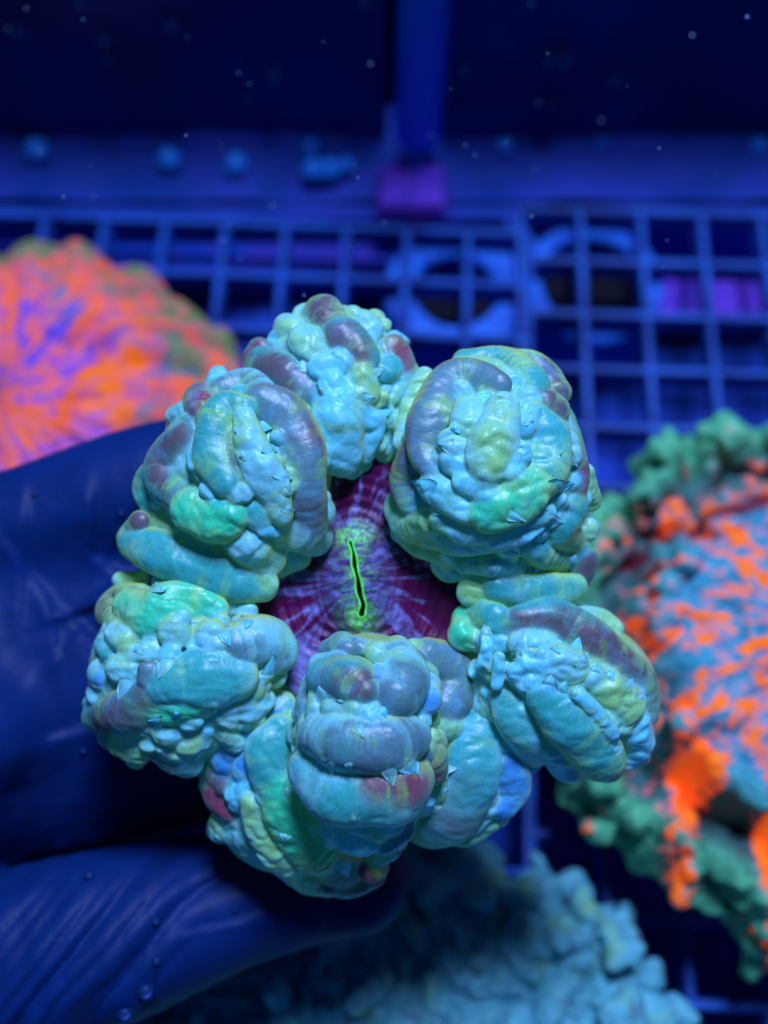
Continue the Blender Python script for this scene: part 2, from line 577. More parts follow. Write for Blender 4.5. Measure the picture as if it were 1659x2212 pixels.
# ------------------------------------------------------------------ egg-crate racks
PITCHC = 1.47
def rack(name, label, origin, rot, nx, ny, mat, deep=.55, skip_rows=()):
    r = thing(name, label, 'rack', (origin[0], origin[1], 0), 'egg crate racks on the tank floor', rot)
    w = nx * PITCHC; l = ny * PITCHC
    def bar(L, horizontal):
        t0, t1 = .13, .085
        if horizontal:
            v = [(0, -t0, -deep), (L, -t0, -deep), (L, t0, -deep), (0, t0, -deep), (0, -t1, 0), (L, -t1, 0), (L, t1, 0), (0, t1, 0)]
        else:
            v = [(-t0, 0, -deep), (t0, 0, -deep), (t0, -L, -deep), (-t0, -L, -deep), (-t1, 0, -.03), (t1, 0, -.03), (t1, -L, -.03), (-t1, -L, -.03)]
        f = [(0, 3, 2, 1), (4, 5, 6, 7), (0, 1, 5, 4), (1, 2, 6, 5), (2, 3, 7, 6), (3, 0, 4, 7)]
        if not horizontal:
            f = [tuple(reversed(q)) for q in f]
        return v, f
    first = None
    v, f = bar(w, True)
    for j in range(ny + 1):
        if first is None:
            first = py_mesh('bar', v, f, mat, r); o = first
            b = o.modifiers.new('bevel', 'BEVEL'); b.width = .04 * S; b.segments = 2
        else:
            o = first.copy(); link(o, r)
        o.location = (0, -j * PITCHC * S, 0)
    second = None
    v, f = bar(l, False)
    for i in range(nx + 1):
        if second is None:
            second = py_mesh('bar', v, f, mat, r); o = second
            b = o.modifiers.new('bevel', 'BEVEL'); b.width = .04 * S; b.segments = 2
        else:
            o = second.copy(); link(o, r)
        o.location = (i * PITCHC * S, 0, 0)
    # four short feet down to the floor
    for x in (0, w):
        for y in (0, -l):
            V, F = lathe([(0, FLOOR_Z - .2), (.3, FLOOR_Z - .2), (.3, -deep), (0, -deep)], 12, x, y)
            py_mesh('foot', V, F, mat, r)
    return r
oL = on_plane(-33, 452, 0)
rack('egg_crate_rack', 'algae stained egg crate rack at the left, behind the orange coral', (oL[0] - PITCHC * 2, oL[1] + .05), math.radians(-2.6), 11, 13, PLASTIC_OLD)
oR = on_plane(1124, 447, 0)
rack('egg_crate_rack', 'clean blue egg crate rack at the right, over the dark round holes', (oR[0], oR[1]), math.radians(-2.0), 8, 13, PLASTIC)

# boards and pipe rings seen through the racks
c0, c1 = on_plane(-60, 470, -1.5), on_plane(880, 585, -1.5)
bd = box('base_board', (c0[0], c1[1], -1.9), (c1[0], c0[1], -1.45), BOARD)
tag(bd, 'bluish purple board lying under the top row of the left rack', 'board')
c0, c1 = on_plane(1330, 300, -2.2), on_plane(1800, 700, -2.2)
bd2 = box('base_board', (c0[0], c1[1], -2.6), (c1[0], c0[1], -2.2), PURPLE)
tag(bd2, 'purple encrusted board lying under the upper right corner of the right rack', 'board')
def ring(px, py, z, ri, ro, hgt, label, mat=RINGM):
    c = on_plane(px, py, z)
    V, F = lathe([(ri, -hgt), (ri, -.08), (ri + .08, 0), (ro - .08, 0), (ro, -.08), (ro, -hgt), (ri, -hgt)], 48)
    o = py_mesh('pipe_ring', V, F, mat, None, c, smooth=False)
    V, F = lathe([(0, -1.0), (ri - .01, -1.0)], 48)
    py_mesh('bore_shade_disc', V, F, RECESS, o)  # black disc stands in for the darkness down inside the ring
    return tag(o, label, 'pipe ring', 'round pipe rings under the racks')
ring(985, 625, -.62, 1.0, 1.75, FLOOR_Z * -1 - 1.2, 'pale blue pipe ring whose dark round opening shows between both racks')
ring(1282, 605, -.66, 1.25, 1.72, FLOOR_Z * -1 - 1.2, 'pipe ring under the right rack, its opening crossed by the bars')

# ------------------------------------------------------------------ background corals
def dome(name, label, cat, px, py, z0, R, fz, mat, attrs, n_a=200, n_r=90, edge=None, knobs=0):
    c = on_plane(px, py, z0)
    A = np.linspace(0, 2 * np.pi, n_a, endpoint=False)
    Rr = np.linspace(0.0, 1.0, n_r)
    a, r = np.meshgrid(A, Rr, indexing='ij')
    Re = R * (1 + (edge(a) if edge is not None else 0))
    x, y = r * Re * np.cos(a), r * Re * np.sin(a)
    P = np.stack([x, y, 0 * x], -1)
    z = fz(a, r, P)
    V = np.stack([x, y, z], -1)
    # skirt turning under
    sk = V[:, -1:, :].copy(); sk[..., :2] *= .86; sk[..., 2] = np.minimum(sk[..., 2] - .4, -.0)
    bt = sk.copy(); bt[..., :2] *= .75; bt[..., 2] = 0.02
    V = np.concatenate([V, sk, bt], 1)
    m = V.shape[1]
    i, j = np.meshgrid(np.arange(n_a), np.arange(m - 1), indexing='ij')
    q = lambda i, j: (i % n_a) * m + j
    F = np.stack([q(i, j), q(i, j + 1), q(i + 1, j + 1), q(i + 1, j)], -1).reshape(-1, 4)
    ar = np.concatenate([a, a[:, -1:], a[:, -1:]], 1); rr = np.concatenate([r, r[:, -1:], r[:, -1:]], 1)
    vecs = {'polar': np.stack([np.cos(ar), rr * R, np.sin(ar)], -1).reshape(-1, 3)}
    Pf = V.reshape(-1, 3)
    fl = {'rad': rr.ravel()}
    fl.update(attrs(Pf, ar.ravel(), rr.ravel()) if attrs else {})
    if not knobs:
        o = np_mesh(name, V.reshape(-1, 3) + c, F, mat, None, c, vecs=vecs, floats=fl)
        return tag(o, label, cat)
    t = thing(name, label, cat, c)
    np_mesh('body', V.reshape(-1, 3) + c, F, mat, t, c, vecs=vecs, floats=fl)
    r_ = random.Random(knobs)
    sh = []
    for k in range(knobs):
        aa = r_.uniform(0, 2 * math.pi); rr_ = r_.uniform(.80, 1.0) if r_.random() < .75 else r_.uniform(.55, .85)
        ia = int(aa / (2 * math.pi) * n_a) % n_a; ir = min(int(rr_ * (n_r - 1)), n_r - 1)
        p = V[ia, ir] + np.array([0, 0, r_.uniform(-.15, .12)])
        q = p + np.array([r_.uniform(-.3, .3), r_.uniform(-.3, .3), r_.uniform(-.25, .1)])
        rk = r_.uniform(.12, .32)
        sh.append(Tube(np.array([p, q]), np.array([rk, rk * .8]), k=.10))
    KV, KF = sdf_mesh(sh, .065, pad=.14)
    KV = KV + .06 * np.stack([snoise(KV, 5, 1, 2), snoise(KV, 5, 2, 2), snoise(KV, 5, 3, 2)], -1)
    kr = np.linalg.norm(KV[:, :2], axis=1) / R; ka = np.arctan2(KV[:, 1], KV[:, 0])
    fl = {'rad': kr}
    fl.update(attrs(KV, ka, kr) if attrs else {})
    np_mesh('rim', KV + c, KF, mat, t, c, vecs={'polar': np.stack([np.cos(ka), kr * R, np.sin(ka)], -1)}, floats=fl)
    return t

def z_left(a, r, P):
    rid = np.abs(np.sin(a * 13 + 1.2 * np.sin(r * 6 + a * 3))) * (.25 + .75 * r)
    return 1.75 * (1 - r ** 2.6) + .35 * np.exp(-((r - .55) / .3) ** 2) - .25 * np.exp(-(r / .16) ** 2) \
        + .5 * (rid - .5) * r + .34 * snoise(P, 1.6, 5, 3) * (1 - r ** 6)
dome('disc_coral', 'flat glowing orange and pink disc coral at the left edge, behind the gloved fingers', 'coral',
     50, 945, 1.0, 4.75, z_left, m_fluor_left(), None, 260, 90, lambda a: .03 * np.sin(5 * a) + .02 * np.sin(13 * a + 1))

RC = on_plane(1690, 1480, 1.2)
def z_right(a, r, P):
    lob = np.abs(np.sin(a * 9 + .8 * np.sin(a * 4)))
    z = 3.1 * np.clip(1 - (r / 1.02) ** 3.2, 0, 1) - .9 * np.exp(-((r - .74) / .09) ** 2) + .75 * np.exp(-((r - .9) / .07) ** 2) * (.3 + .9 * lob)
    z += .3 * snoise(P, 1.8, 21, 3) + .6 * np.abs(snoise(P, 4.5, 22, 3)) * np.clip(r * 2 - .9, 0, 1)
    return z - .35 * groove_w(P)
g0 = on_plane(1375, 1185, 3.6) - RC; g1 = on_plane(1530, 1130, 3.6) - RC; g2 = on_plane(1700, 1085, 3.6) - RC
def groove_w(P):
    d = 1e9
    for a, b in ((g0, g1), (g1, g2)):
        ab = (b - a)[:2]
        t = np.clip(((P[..., :2] - a[:2]) @ ab) / (ab @ ab), 0, 1)
        d = np.minimum(d, np.linalg.norm(P[..., :2] - a[:2] - t[..., None] * ab, axis=-1))
    return np.exp(-(d / .17) ** 2)
def a_right(P, a, r):
    front = np.clip((-np.sin(a) - .3) / .5, 0, 1)
    st = front * np.clip((r - .5) / .15, 0, 1) * np.sin(P[:, 0] * 4.3 + np.sin(P[:, 1] * 1.3))
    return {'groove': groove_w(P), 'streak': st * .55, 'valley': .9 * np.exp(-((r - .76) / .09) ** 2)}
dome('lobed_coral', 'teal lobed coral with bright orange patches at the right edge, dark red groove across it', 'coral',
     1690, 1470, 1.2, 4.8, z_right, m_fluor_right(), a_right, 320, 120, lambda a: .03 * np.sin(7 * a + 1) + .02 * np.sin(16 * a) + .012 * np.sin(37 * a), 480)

def z_bot(a, r, P):
    return 1.7 * np.clip(1 - r ** 2.6, 0, 1) + .45 * snoise(P, 2.2, 31, 3) + .4 * np.abs(snoise(P, 5, 32, 2)) + .25 * np.exp(-((r - .9) / .08) ** 2)
dome('rough_coral', 'rough teal coral at the bottom edge, half in the shadow of the hand', 'coral',
     870, 2560, 1.0, 5.6, z_bot, m_teal_coral(), None, 300, 110, lambda a: .04 * np.sin(9 * a) + .03 * np.sin(23 * a + 2) + .02 * np.sin(41 * a), 380)

# ------------------------------------------------------------------ the held coral
CREAM, CBLUE, OLIVE = alb(124, 208, 220), alb(100, 190, 255), alb(138, 190, 146)
TEAL, GREEN, SLATE = alb(56, 150, 166), alb(56, 188, 158), alb(86, 118, 146)
DARK, WINE, YEL = alb(94, 78, 100), alb(128, 56, 88), alb(136, 196, 130)
BLUE = alb(64, 134, 218)
COL = dict(c=(CREAM, OLIVE), b=(CBLUE, CREAM), o=(OLIVE, CREAM), t=(TEAL, CREAM), g=(GREEN, OLIVE), s=(SLATE, CREAM),
           d=(DARK, OLIVE), w=(WINE, SLATE), y=(YEL, CREAM), B=(BLUE, CREAM), D=(DARK, TEAL), T=(TEAL, OLIVE), S=(SLATE, DARK))
CROPS = {1: (274.3, 603.5, .4299), 2: (768.0, 713.2, .4299), 3: (164.6, 1207.0, .3307), 4: (438.9, 1316.6, .3968), 6: (932.6, 1234.4, .3307)}

class Lobe:
    grow = 1.22
    def __init__(self, crop, cx, cy, rx, ry, h0, H, ang=0.0, flat=.60):
        self.o = CROPS[crop]; self.c = self.px((cx, cy)); s = self.o[2]
        self.rx, self.ry, self.h0, self.H, self.ang = rx * s, ry * s, h0, H, math.radians(ang)
        self.sh = []; self.flaps = []; self.flat = flat
        pc = cam_pt(*self.c, h0 - .04)
        k = (D0 - h0) / FPX
        self.sh.append(Blob(pc, (self.rx * k * .93, self.ry * k * .93, H * .95), CREAM, OLIVE))
    def px(self, p):
        return np.array([p[0] * self.o[2] + self.o[0], p[1] * self.o[2] + self.o[1]])
    def dome(self, q):
        d = q - self.c
        ca, sa = math.cos(self.ang), math.sin(self.ang)
        e = math.hypot((d[0] * ca + d[1] * sa) / self.rx, (-d[0] * sa + d[1] * ca) / self.ry)
        if e < .97:
            return self.h0 + self.H * math.sqrt(1 - e * e)
        return self.h0 + self.H * math.sqrt(1 - .97 ** 2) - (e - .97) * 1.2
    def add(self, pts, r, col, dh=0.0, crop=None, k=.022, flat=None):
        if crop is not None:
            keep = self.o; self.o = CROPS[crop]
        rs = r if hasattr(r, '__len__') else [r] * len(pts)
        P, R = [], []
        for i, p in enumerate(pts):
            q = self.px(p)
            rp = rs[min(i, len(rs) - 1)] * self.o[2] * self.grow
            hh = self.dome(q) + dh + (p[2] if len(p) > 2 else 0)
            rc = rp * (D0 - hh) / FPX
            P.append(np.append(cam_pt(q[0], q[1], hh - .34 * rc), rc))
        C = spline(P, 5)
        rr = C[:, 3].copy()
        if len(rr) > 3:
            u = np.arange(len(rr))
            rr *= 1 + .035 * np.sin(u * .8 + rng.uniform(0, 6))
        c1, c2 = COL[col]
        j = 1 + .12 * (rng.random() - .5)
        self.sh.append(Tube(C[:, :3], rr, np.clip(c1 * j, 0, .92), np.clip(c2 * j, 0, .92), flat or self.flat, k))
        if crop is not None:
            self.o = keep
    def many(self, rows, **kw):
        for pts, r, col, *dh in rows:
            self.add(pts, r, col, dh[0] if dh else 0.0, **kw)
    def teeth(self, rows, crop=None):
        o = CROPS[crop] if crop is not None else self.o
        for a, b, w in rows:
            p = np.array([a[0] * o[2] + o[0], a[1] * o[2] + o[1]]); q = np.array([b[0] * o[2] + o[0], b[1] * o[2] + o[1]])
            self.flaps.append((p - (q - p) * .25, q + (q - p) * .12, w * o[2] * 1.15, None))
    def build_flaps(self, V, F, pig):
        """small pointed folds of skin that lie on the lobe, grown out of its surface"""
        tree = BVHTree.FromPolygons([tuple(v) for v in V], [tuple(int(k) for k in f) for f in F])
        NV, NF, NC = [], [], []
        base = len(V)
        lum = pig @ np.array([.3, .5, .2])
        for p, q, w, need in self.flaps:
            ax = q - p; L = np.linalg.norm(ax); ax = ax / L; sd = np.array([-ax[1], ax[0]])
            n, m = 7, 5
            pts, hit = [], []
            bad = False
            for i in range(n):
                t = i / (n - 1)
                ww = w * (1 - t) ** .8 * (1 + .5 * math.sin(t * 3.14)) + .3
                for j in range(m):
                    u = (j / (m - 1) * 2 - 1)
                    g = p + ax * L * t + sd * ww * u
                    d = Vector(((g[0] - CX) / FPX, -(g[1] - CY) / FPX, -1.0)).normalized()
                    h = tree.ray_cast(Vector((0, 0, 0)), d)
                    if h[0] is None:
                        bad = True; break
                    if need is not None and i == 2 and j == 2 and lum[F[h[2]][0]] < need:
                        bad = True; break
                    pts.append((g[0], g[1], t, u)); hit.append(-h[0][2])
                if bad:
                    break
            if bad:
                continue
            pts = np.array(pts); hit = np.array(hit)
            A = np.stack([pts[:, 0], pts[:, 1], np.ones(len(pts))], 1)
            co, *_ = np.linalg.lstsq(A, hit, rcond=None)
            fit = A @ co
            if np.abs(fit - hit).max() > .35:
                continue
            dep = .45 * hit + .55 * np.minimum(fit, hit + .03)
            tt = pts[:, 2]; rise = np.clip(tt / .55, 0, 1); rise = rise * rise * (3 - 2 * rise)
            thick = (.0034 * w * (1 - pts[:, 3] ** 2) * (1 - .7 * tt ** 3) + .012) * rise - .03 * (1 - rise)
            for k, off in ((0, -thick), (1, np.full(len(pts), .05))):
                dd = dep + off
                NV.append(np.stack([(pts[:, 0] - CX) * dd / FPX, -(pts[:, 1] - CY) * dd / FPX, -dd], 1))
                b0 = base + 0
                for i in range(n - 1):
                    for j in range(m - 1):
                        a = b0 + i * m + j
                        f = (a, a + 1, a + m + 1, a + m)
                        NF.append(f if k else f[::-1])
                base += n * m
            b0 = base - 2 * n * m
            rim = [i * m for i in range(n)] + [(n - 1) * m + j for j in range(1, m)] + [i * m + m - 1 for i in range(n - 2, -1, -1)] + [j for j in range(m - 2, 0, -1)]
            for a, b in zip(rim, rim[1:] + rim[:1]):
                NF.append((b0 + a, b0 + b, b0 + n * m + b, b0 + n * m + a))
            c = rng.choice([CREAM, CBLUE, CREAM]) * rng.uniform(.85, 1.05)
            g0 = p + ax * L * .1
            h = tree.ray_cast(Vector((0, 0, 0)), Vector(((g0[0] - CX) / FPX, -(g0[1] - CY) / FPX, -1.0)).normalized())
            under = pig[F[h[2]][0]] if h[0] is not None else c
            kk = np.clip(pts[:, 2:3] * 1.6, 0, 1)
            one = np.clip(under * (1 - kk) + c * kk, 0, .92)
            NC.append(np.concatenate([one, one]))
        if not NV:
            return np.zeros((0, 3)), np.zeros((0, 4), int), np.zeros((0, 3))
        return np.concatenate(NV), np.array(NF), np.concatenate(NC)
    def filler(self, n, r0, r1, cols, seed, dh=-.03):
        r = random.Random(seed)
        keep = self.o; self.o = (0, 0, 1)
        for _ in range(n):
            a, e = r.uniform(0, 6.283), math.sqrt(r.random()) * .93
            x, y = e * self.rx * math.cos(a), e * self.ry * math.sin(a)
            ca, sa = math.cos(self.ang), math.sin(self.ang)
            q = (self.c[0] + x * ca - y * sa, self.c[1] + x * sa + y * ca)
            rad = r.uniform(r0, r1)
            t = r.uniform(0, 6.283); l = r.uniform(.3, 1.3) * rad
            self.add([q, (q[0] + l * math.cos(t), q[1] + l * math.sin(t))], [rad, rad * r.uniform(.6, .95)], r.choice(cols), dh + r.uniform(-.05, .06))
        self.o = keep
    def build(self, root, vs=.03, seed=1):
        V, F = sdf_mesh(self.sh, vs)
        W = V
        V = V + .028 * np.stack([snoise(V, 3.5, seed, 2), snoise(V, 3.5, seed + 1, 2), snoise(V, 3.5, seed + 2, 2)], -1)
        n = len(V)
        num1 = np.zeros((n, 3)); num2 = np.zeros((n, 3)); den = np.zeros(n)
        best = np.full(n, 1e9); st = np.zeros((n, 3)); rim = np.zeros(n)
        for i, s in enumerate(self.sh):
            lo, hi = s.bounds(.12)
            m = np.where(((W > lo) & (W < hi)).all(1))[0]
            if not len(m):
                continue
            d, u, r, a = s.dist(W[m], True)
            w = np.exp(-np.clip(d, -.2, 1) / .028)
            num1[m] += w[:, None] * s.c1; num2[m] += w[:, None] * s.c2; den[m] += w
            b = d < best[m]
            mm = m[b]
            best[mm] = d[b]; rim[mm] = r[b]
            st[mm] = np.stack([u[b], a[b] * .35, np.full(b.sum(), i * 3.7)], -1)
        den = np.maximum(den, 1e-12)[:, None]
        p1, p2 = num1 / den, num2 / den
        pale = np.clip((p1 @ np.array([.3, .5, .2]) - .34) / .2, 0, 1)
        fold = np.abs(snoise(V * np.array([1, 1.6, 1]), 6.0, seed + 3, 2)) * 1.1 + .3 * np.abs(snoise(V, 17.0, seed + 4, 1))
        V[:, 2] += (.045 * (fold - .35)) * (.3 + .7 * pale)
        FV, FF_, FC = self.build_flaps(V, F, p1)
        if len(FV):
            V = np.concatenate([V, FV]); F = np.concatenate([F, FF_])
            p1 = np.concatenate([p1, FC]); p2 = np.concatenate([p2, FC])
            st = np.concatenate([st, FV * np.array([1, 1, 3])]); rim = np.concatenate([rim, np.full(len(FV), .45)])
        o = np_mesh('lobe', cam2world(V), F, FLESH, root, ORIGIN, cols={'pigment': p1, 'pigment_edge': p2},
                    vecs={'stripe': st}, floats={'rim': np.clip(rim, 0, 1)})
        return o

ORIGIN = cam2world(cam_pt(800, 1300, -2.6))
coral = thing('brain_coral', 'large open coral with puffy blue green lobes round a purple mouth', 'coral', ORIGIN)

# --- top lobe
A = Lobe(1, 1045, 560, 420, 460, -.6, 1.05)
A.filler(85, 12, 24, 'ccbbot', 3)
A.many([
    ([(990, 190), (1060, 270)], [95, 80], 'd'), ([(1080, 300), (1160, 390)], [100, 90], 'D', .05), ([(805, 245), (830, 260)], 64, 'o'),
    ([(890, 310), (925, 345)], 74, 'o', .08), ([(780, 350), (830, 345)], 44, 'c'), ([(1190, 220), (1215, 260)], 58, 'c'),
    ([(1140, 190)], 46, 'o'), ([(675, 360), (655, 405)], 60, 'w'), ([(690, 440), (800, 480), (920, 560)], [85, 88, 62], 'D'),
    ([(1330, 360), (1375, 430)], 66, 'w'), ([(1400, 480), (1390, 560), (1370, 650)], [66, 76, 60], 'T'),
    ([(700, 510), (770, 590), (840, 660)], [60, 66, 60], 't'), ([(1050, 690), (1035, 800), (1080, 895)], [112, 130, 84], 'b', .12),
    ([(960, 450), (1060, 420)], [58, 62], 'b', .08), ([(1020, 520), (1070, 610)], [62, 66], 'b', .1), ([(1170, 460), (1200, 560)], [70, 60], 'o', .05),
    ([(1150, 640), (1210, 700)], [58, 50], 'b', .05), ([(895, 780), (950, 905), (1010, 940)], [60, 62, 50], 'c'),
    ([(1195, 870), (1225, 780), (1250, 700)], [44, 46, 40], 'b', .05), ([(1290, 880), (1340, 780), (1320, 700)], [44, 44, 40], 'c'),
    ([(1080, 930), (1150, 900)], [46, 44], 'c'), ([(860, 640), (900, 720)], [58, 55], 'B')])
A.teeth([((900, 430), (850, 440), 30), ((1050, 400), (1080, 350), 30), ((960, 560), (985, 545), 28), ((1180, 600), (1240, 590), 26),
         ((1260, 680), (1330, 660), 24), ((1280, 560), (1330, 530), 24), ((1230, 470), (1290, 450), 24), ((680, 510), (670, 480), 24)])
# --- upper left lobe
Bl = Lobe(1, 590, 960, 470, 500, -.25, 1.3)
Bl.filler(60, 12, 26, 'ccbot', 4)
Bl.many([
    ([(380, 600), (385, 660)], [76, 70], 'w'), ([(490, 560), (600, 530), (690, 590)], [66, 72, 66], 's'),
    ([(690, 630), (800, 690), (880, 850), (900, 1050), (905, 1240)], [85, 100, 98, 88, 80], 'S', .08),
    ([(600, 650), (500, 640), (435, 750), (430, 900), (500, 1020)], [50, 72, 80, 82, 70], 'T', .12),
    ([(535, 800), (530, 920), (575, 1010)], [55, 62, 50], 'd', .02),
    ([(595, 700), (620, 820), (680, 950), (740, 1060), (780, 1180)], [54, 74, 82, 76, 52], 'c', .16),
    ([(300, 790), (200, 900), (210, 1010), (290, 1080), (380, 1140)], [66, 88, 92, 92, 84], 'D'),
    ([(340, 1160), (440, 1205), (520, 1170)], [100, 112, 84], 'g', .14), ([(200, 1210), (230, 1240)], [82, 78], 'o'),
    ([(95, 1240)], 72, 'b'), ([(130, 1130), (105, 1040), (160, 930)], [58, 62, 52], 'T'), ([(640, 1150), (665, 1190)], [66, 64], 't', .05),
    ([(550, 1080), (595, 1070)], 42, 'c', .12), ([(600, 1310), (680, 1390)], [108, 104], 'c', .08), ([(850, 1260), (935, 1300)], [84, 82], 's', .06),
    ([(770, 1430), (850, 1400)], [62, 56], 'c'), ([(290, 1330), (430, 1360), (530, 1420)], [42, 48, 44], 'b'),
    ([(760, 1230), (770, 1300)], [48, 44], 'c', .06), ([(690, 1250), (740, 1260)], 36, 'b', .12), ([(310, 1210), (330, 1180)], 36, 'b', .16),
    ([(330, 880), (340, 940)], [30, 26], 'b', .14), ([(400, 1060), (420, 1080)], [36, 26], 'b', .1), ([(150, 1120), (160, 1125)], [30, 24], 'b', .12)])
Bl.many([([(30, 1320), (180, 1385), (380, 1465), (560, 1515), (690, 1545)], [78, 100, 104, 94, 66], 'T', .62),
         ([(15, 1300), (60, 1220)], [60, 54], 'd', .5), ([(640, 1560), (700, 1530)], [56, 62], 'y', .62)])
Bl.teeth([((665, 735), (722, 748), 26), ((700, 840), (752, 862), 26), ((760, 965), (826, 1000), 30), ((775, 1060), (822, 1085), 26),
          ((795, 1140), (840, 1160), 24), ((560, 760), (540, 770), 26), ((600, 880), (566, 890), 24)])
# --- upper right lobe
Cl = Lobe(2, 690, 690, 500, 540, -.25, 1.6)
Cl.filler(70, 12, 26, 'ccbbo', 5)
Cl.many([
    ([(725, 270), (600, 235), (480, 275), (395, 430), (350, 590), (375, 690)], [50, 84, 96, 100, 84, 46], 'S', .12),
    ([(510, 190), (640, 190), (770, 245)], [48, 58, 54], 'o', .02), ([(550, 150), (760, 165), (880, 265), (895, 320)], [52, 70, 76, 56], 'T'),
    ([(780, 150), (930, 205), (1000, 310)], [52, 70, 66], 'd'), ([(950, 370), (1000, 400)], [70, 62], 'd'),
    ([(355, 245), (290, 400), (250, 560)], [56, 60, 50], 'o'), ([(300, 620), (265, 740), (290, 860)], [70, 76, 66], 'S'),
    ([(240, 900), (290, 965), (380, 960)], [84, 92, 64], 'y', .05), ([(555, 400), (570, 480)], [66, 78], 'c', .1),
    ([(735, 390), (710, 530), (660, 660)], [74, 104, 98], 'o', .16), ([(490, 560), (520, 590)], [64, 60], 'c', .1), ([(640, 350)], 46, 'b', .05),
    ([(860, 420), (850, 480)], [50, 52], 'b', .05), ([(820, 620), (760, 690)], [62, 60], 'b', .1), ([(490, 660), (560, 700)], [58, 62], 'b', .08),
    ([(900, 430), (970, 540), (950, 680), (880, 790)], [64, 92, 104, 98], 'T', .05), ([(680, 900), (790, 850), (870, 800)], [100, 118, 96], 'g', .14),
    ([(400, 790), (480, 840), (570, 900)], [68, 76, 66], 'b', .1), ([(560, 760), (640, 800)], [70, 64], 'b', .1),
    ([(1060, 590), (1095, 700), (1095, 830)], [58, 64, 58], 'w'), ([(1060, 570), (1080, 640)], [56, 50], 'c', .06), ([(1150, 720), (1180, 850)], [48, 50], 'o'),
    ([(1070, 880), (1010, 980), (1070, 1050)], [86, 88, 72], 'T'), ([(1165, 1000)], 52, 'o'), ([(430, 945), (540, 1000), (640, 1015)], [56, 62, 54], 'c', .06),
    ([(340, 1030), (480, 1075), (620, 1075), (760, 1055)], [46, 52, 52, 46], 'c', .03), ([(230, 1020), (330, 1085), (420, 1115)], [44, 46, 42], 'o'),
    ([(560, 1150), (700, 1150), (830, 1185)], [66, 74, 62], 't', .02), ([(890, 1080), (1000, 1125), (1100, 1095)], [70, 78, 66], 'T'),
    ([(900, 940), (960, 920)], [52, 46], 'b', .1), ([(450, 1165), (475, 1190)], [64, 56], 'c', -.1), ([(590, 1310), (610, 1315)], [76, 70], 'y', .45),
    ([(720, 1290), (860, 1305), (1000, 1315), (1100, 1295)], [66, 80, 80, 56], 'T', .5), ([(1120, 1240), (1165, 1150)], [58, 50], 'D', .2),
    ([(560, 1230), (700, 1240), (850, 1245)], [44, 46, 40], 'b', -.05), ([(400, 600)], 30, 'S'),
    ([(700, 1050), (820, 1020), (900, 980)], [54, 56, 46], 'b', .06)])
Cl.teeth([((370, 800), (285, 758), 42), ((500, 590), (425, 575), 34), ((520, 480), (480, 495), 30), ((860, 440), (895, 455), 34), ((820, 620), (880, 605), 30),
          ((1000, 790), (1090, 770), 34), ((1060, 620), (1110, 680), 24), ((960, 950), (1040, 965), 36), ((780, 1060), (830, 1120), 30), ((400, 900), (385, 930), 30),
          ((1080, 1180), (1110, 1130), 30), ((1020, 1190), (1080, 1200), 26), ((700, 1180), (700, 1230), 30), ((760, 920), (850, 960), 26)])
# --- left lobe
Dl = Lobe(3, 720, 740, 680, 640, -.4, 1.25)
Dl.filler(75, 14, 27, 'ccbbo', 6)
Dl.many([
    ([(420, 250), (280, 270), (230, 350), (290, 430), (400, 470)], [80, 92, 86, 76, 60], 'd'), ([(300, 140), (430, 130)], [56, 50], 'y'),
    ([(370, 320), (510, 385), (620, 310), (760, 290), (900, 340)], [110, 138, 130, 118, 86], 'g', .1), ([(230, 300), (190, 380)], [58, 52], 'o'),
    ([(275, 500), (330, 525)], [86, 76], 'o', .06), ([(200, 570), (225, 620)], [70, 62], 't'), ([(640, 475)], 96, 'c', .14), ([(695, 385)], 48, 'b', .2),
    ([(620, 590), (600, 640)], [62, 56], 'b', .1), ([(880, 500), (900, 560)], [92, 90], 'c', .12), ([(950, 410)], 52, 'c', .1),
    ([(1100, 290), (1115, 350)], [74, 66], 'c', .1), ([(1000, 290)], 58, 'c'), ([(1110, 420)], 42, 'c', .12), ([(560, 140), (540, 190)], [48, 42], 'b', .1),
    ([(1050, 570), (1190, 540), (1280, 590), (1270, 680)], [116, 146, 140, 76], 's', .2),
    ([(1010, 760), (850, 770), (700, 780), (560, 850)], [150, 170, 136, 100], 't', .12),
    ([(560, 850), (400, 960), (260, 1000), (140, 1030)], [110, 132, 112, 90], 'D', .06), ([(480, 960), (640, 950), (800, 890)], [80, 118, 100], 'g', .06),
    ([(160, 760), (180, 780)], [76, 66], 'B'), ([(300, 720), (310, 740)], [84, 76], 'c', .08), ([(130, 880)], 58, 'c'), ([(470, 600), (390, 630)], [62, 56], 'c'),
    ([(480, 730), (470, 790)], [64, 58], 'S', .1), ([(590, 1120), (600, 1130)], [86, 80], 'c', .06), ([(740, 1050)], 76, 'c', .06), ([(720, 1190), (780, 1160)], [90, 80], 'o'),
    ([(560, 1270), (660, 1310), (720, 1290)], [66, 84, 70], 's'), ([(300, 1210), (400, 1250), (440, 1230)], [76, 86, 66], 'o'), ([(210, 1170), (240, 1190)], 58, 's'),
    ([(480, 1200)], 58, 'c', .05), ([(840, 970), (870, 940)], [62, 52], 'c', .05), ([(1180, 790), (1240, 760)], [44, 40], 'c', .06), ([(1110, 840), (1220, 830)], [36, 40], 'c')])
Dl.teeth([((600, 640), (545, 770), 50), ((330, 780), (280, 910), 44), ((1120, 390), (1110, 450), 36), ((560, 1080), (480, 1060), 44), ((900, 930), (910, 1010), 40),
          ((1000, 180), (920, 215), 34), ((420, 580), (380, 600), 36), ((560, 170), (500, 210), 36), ((1240, 780), (1290, 640), 34), ((660, 1040), (640, 1000), 34), ((960, 470), (1000, 560), 40)])
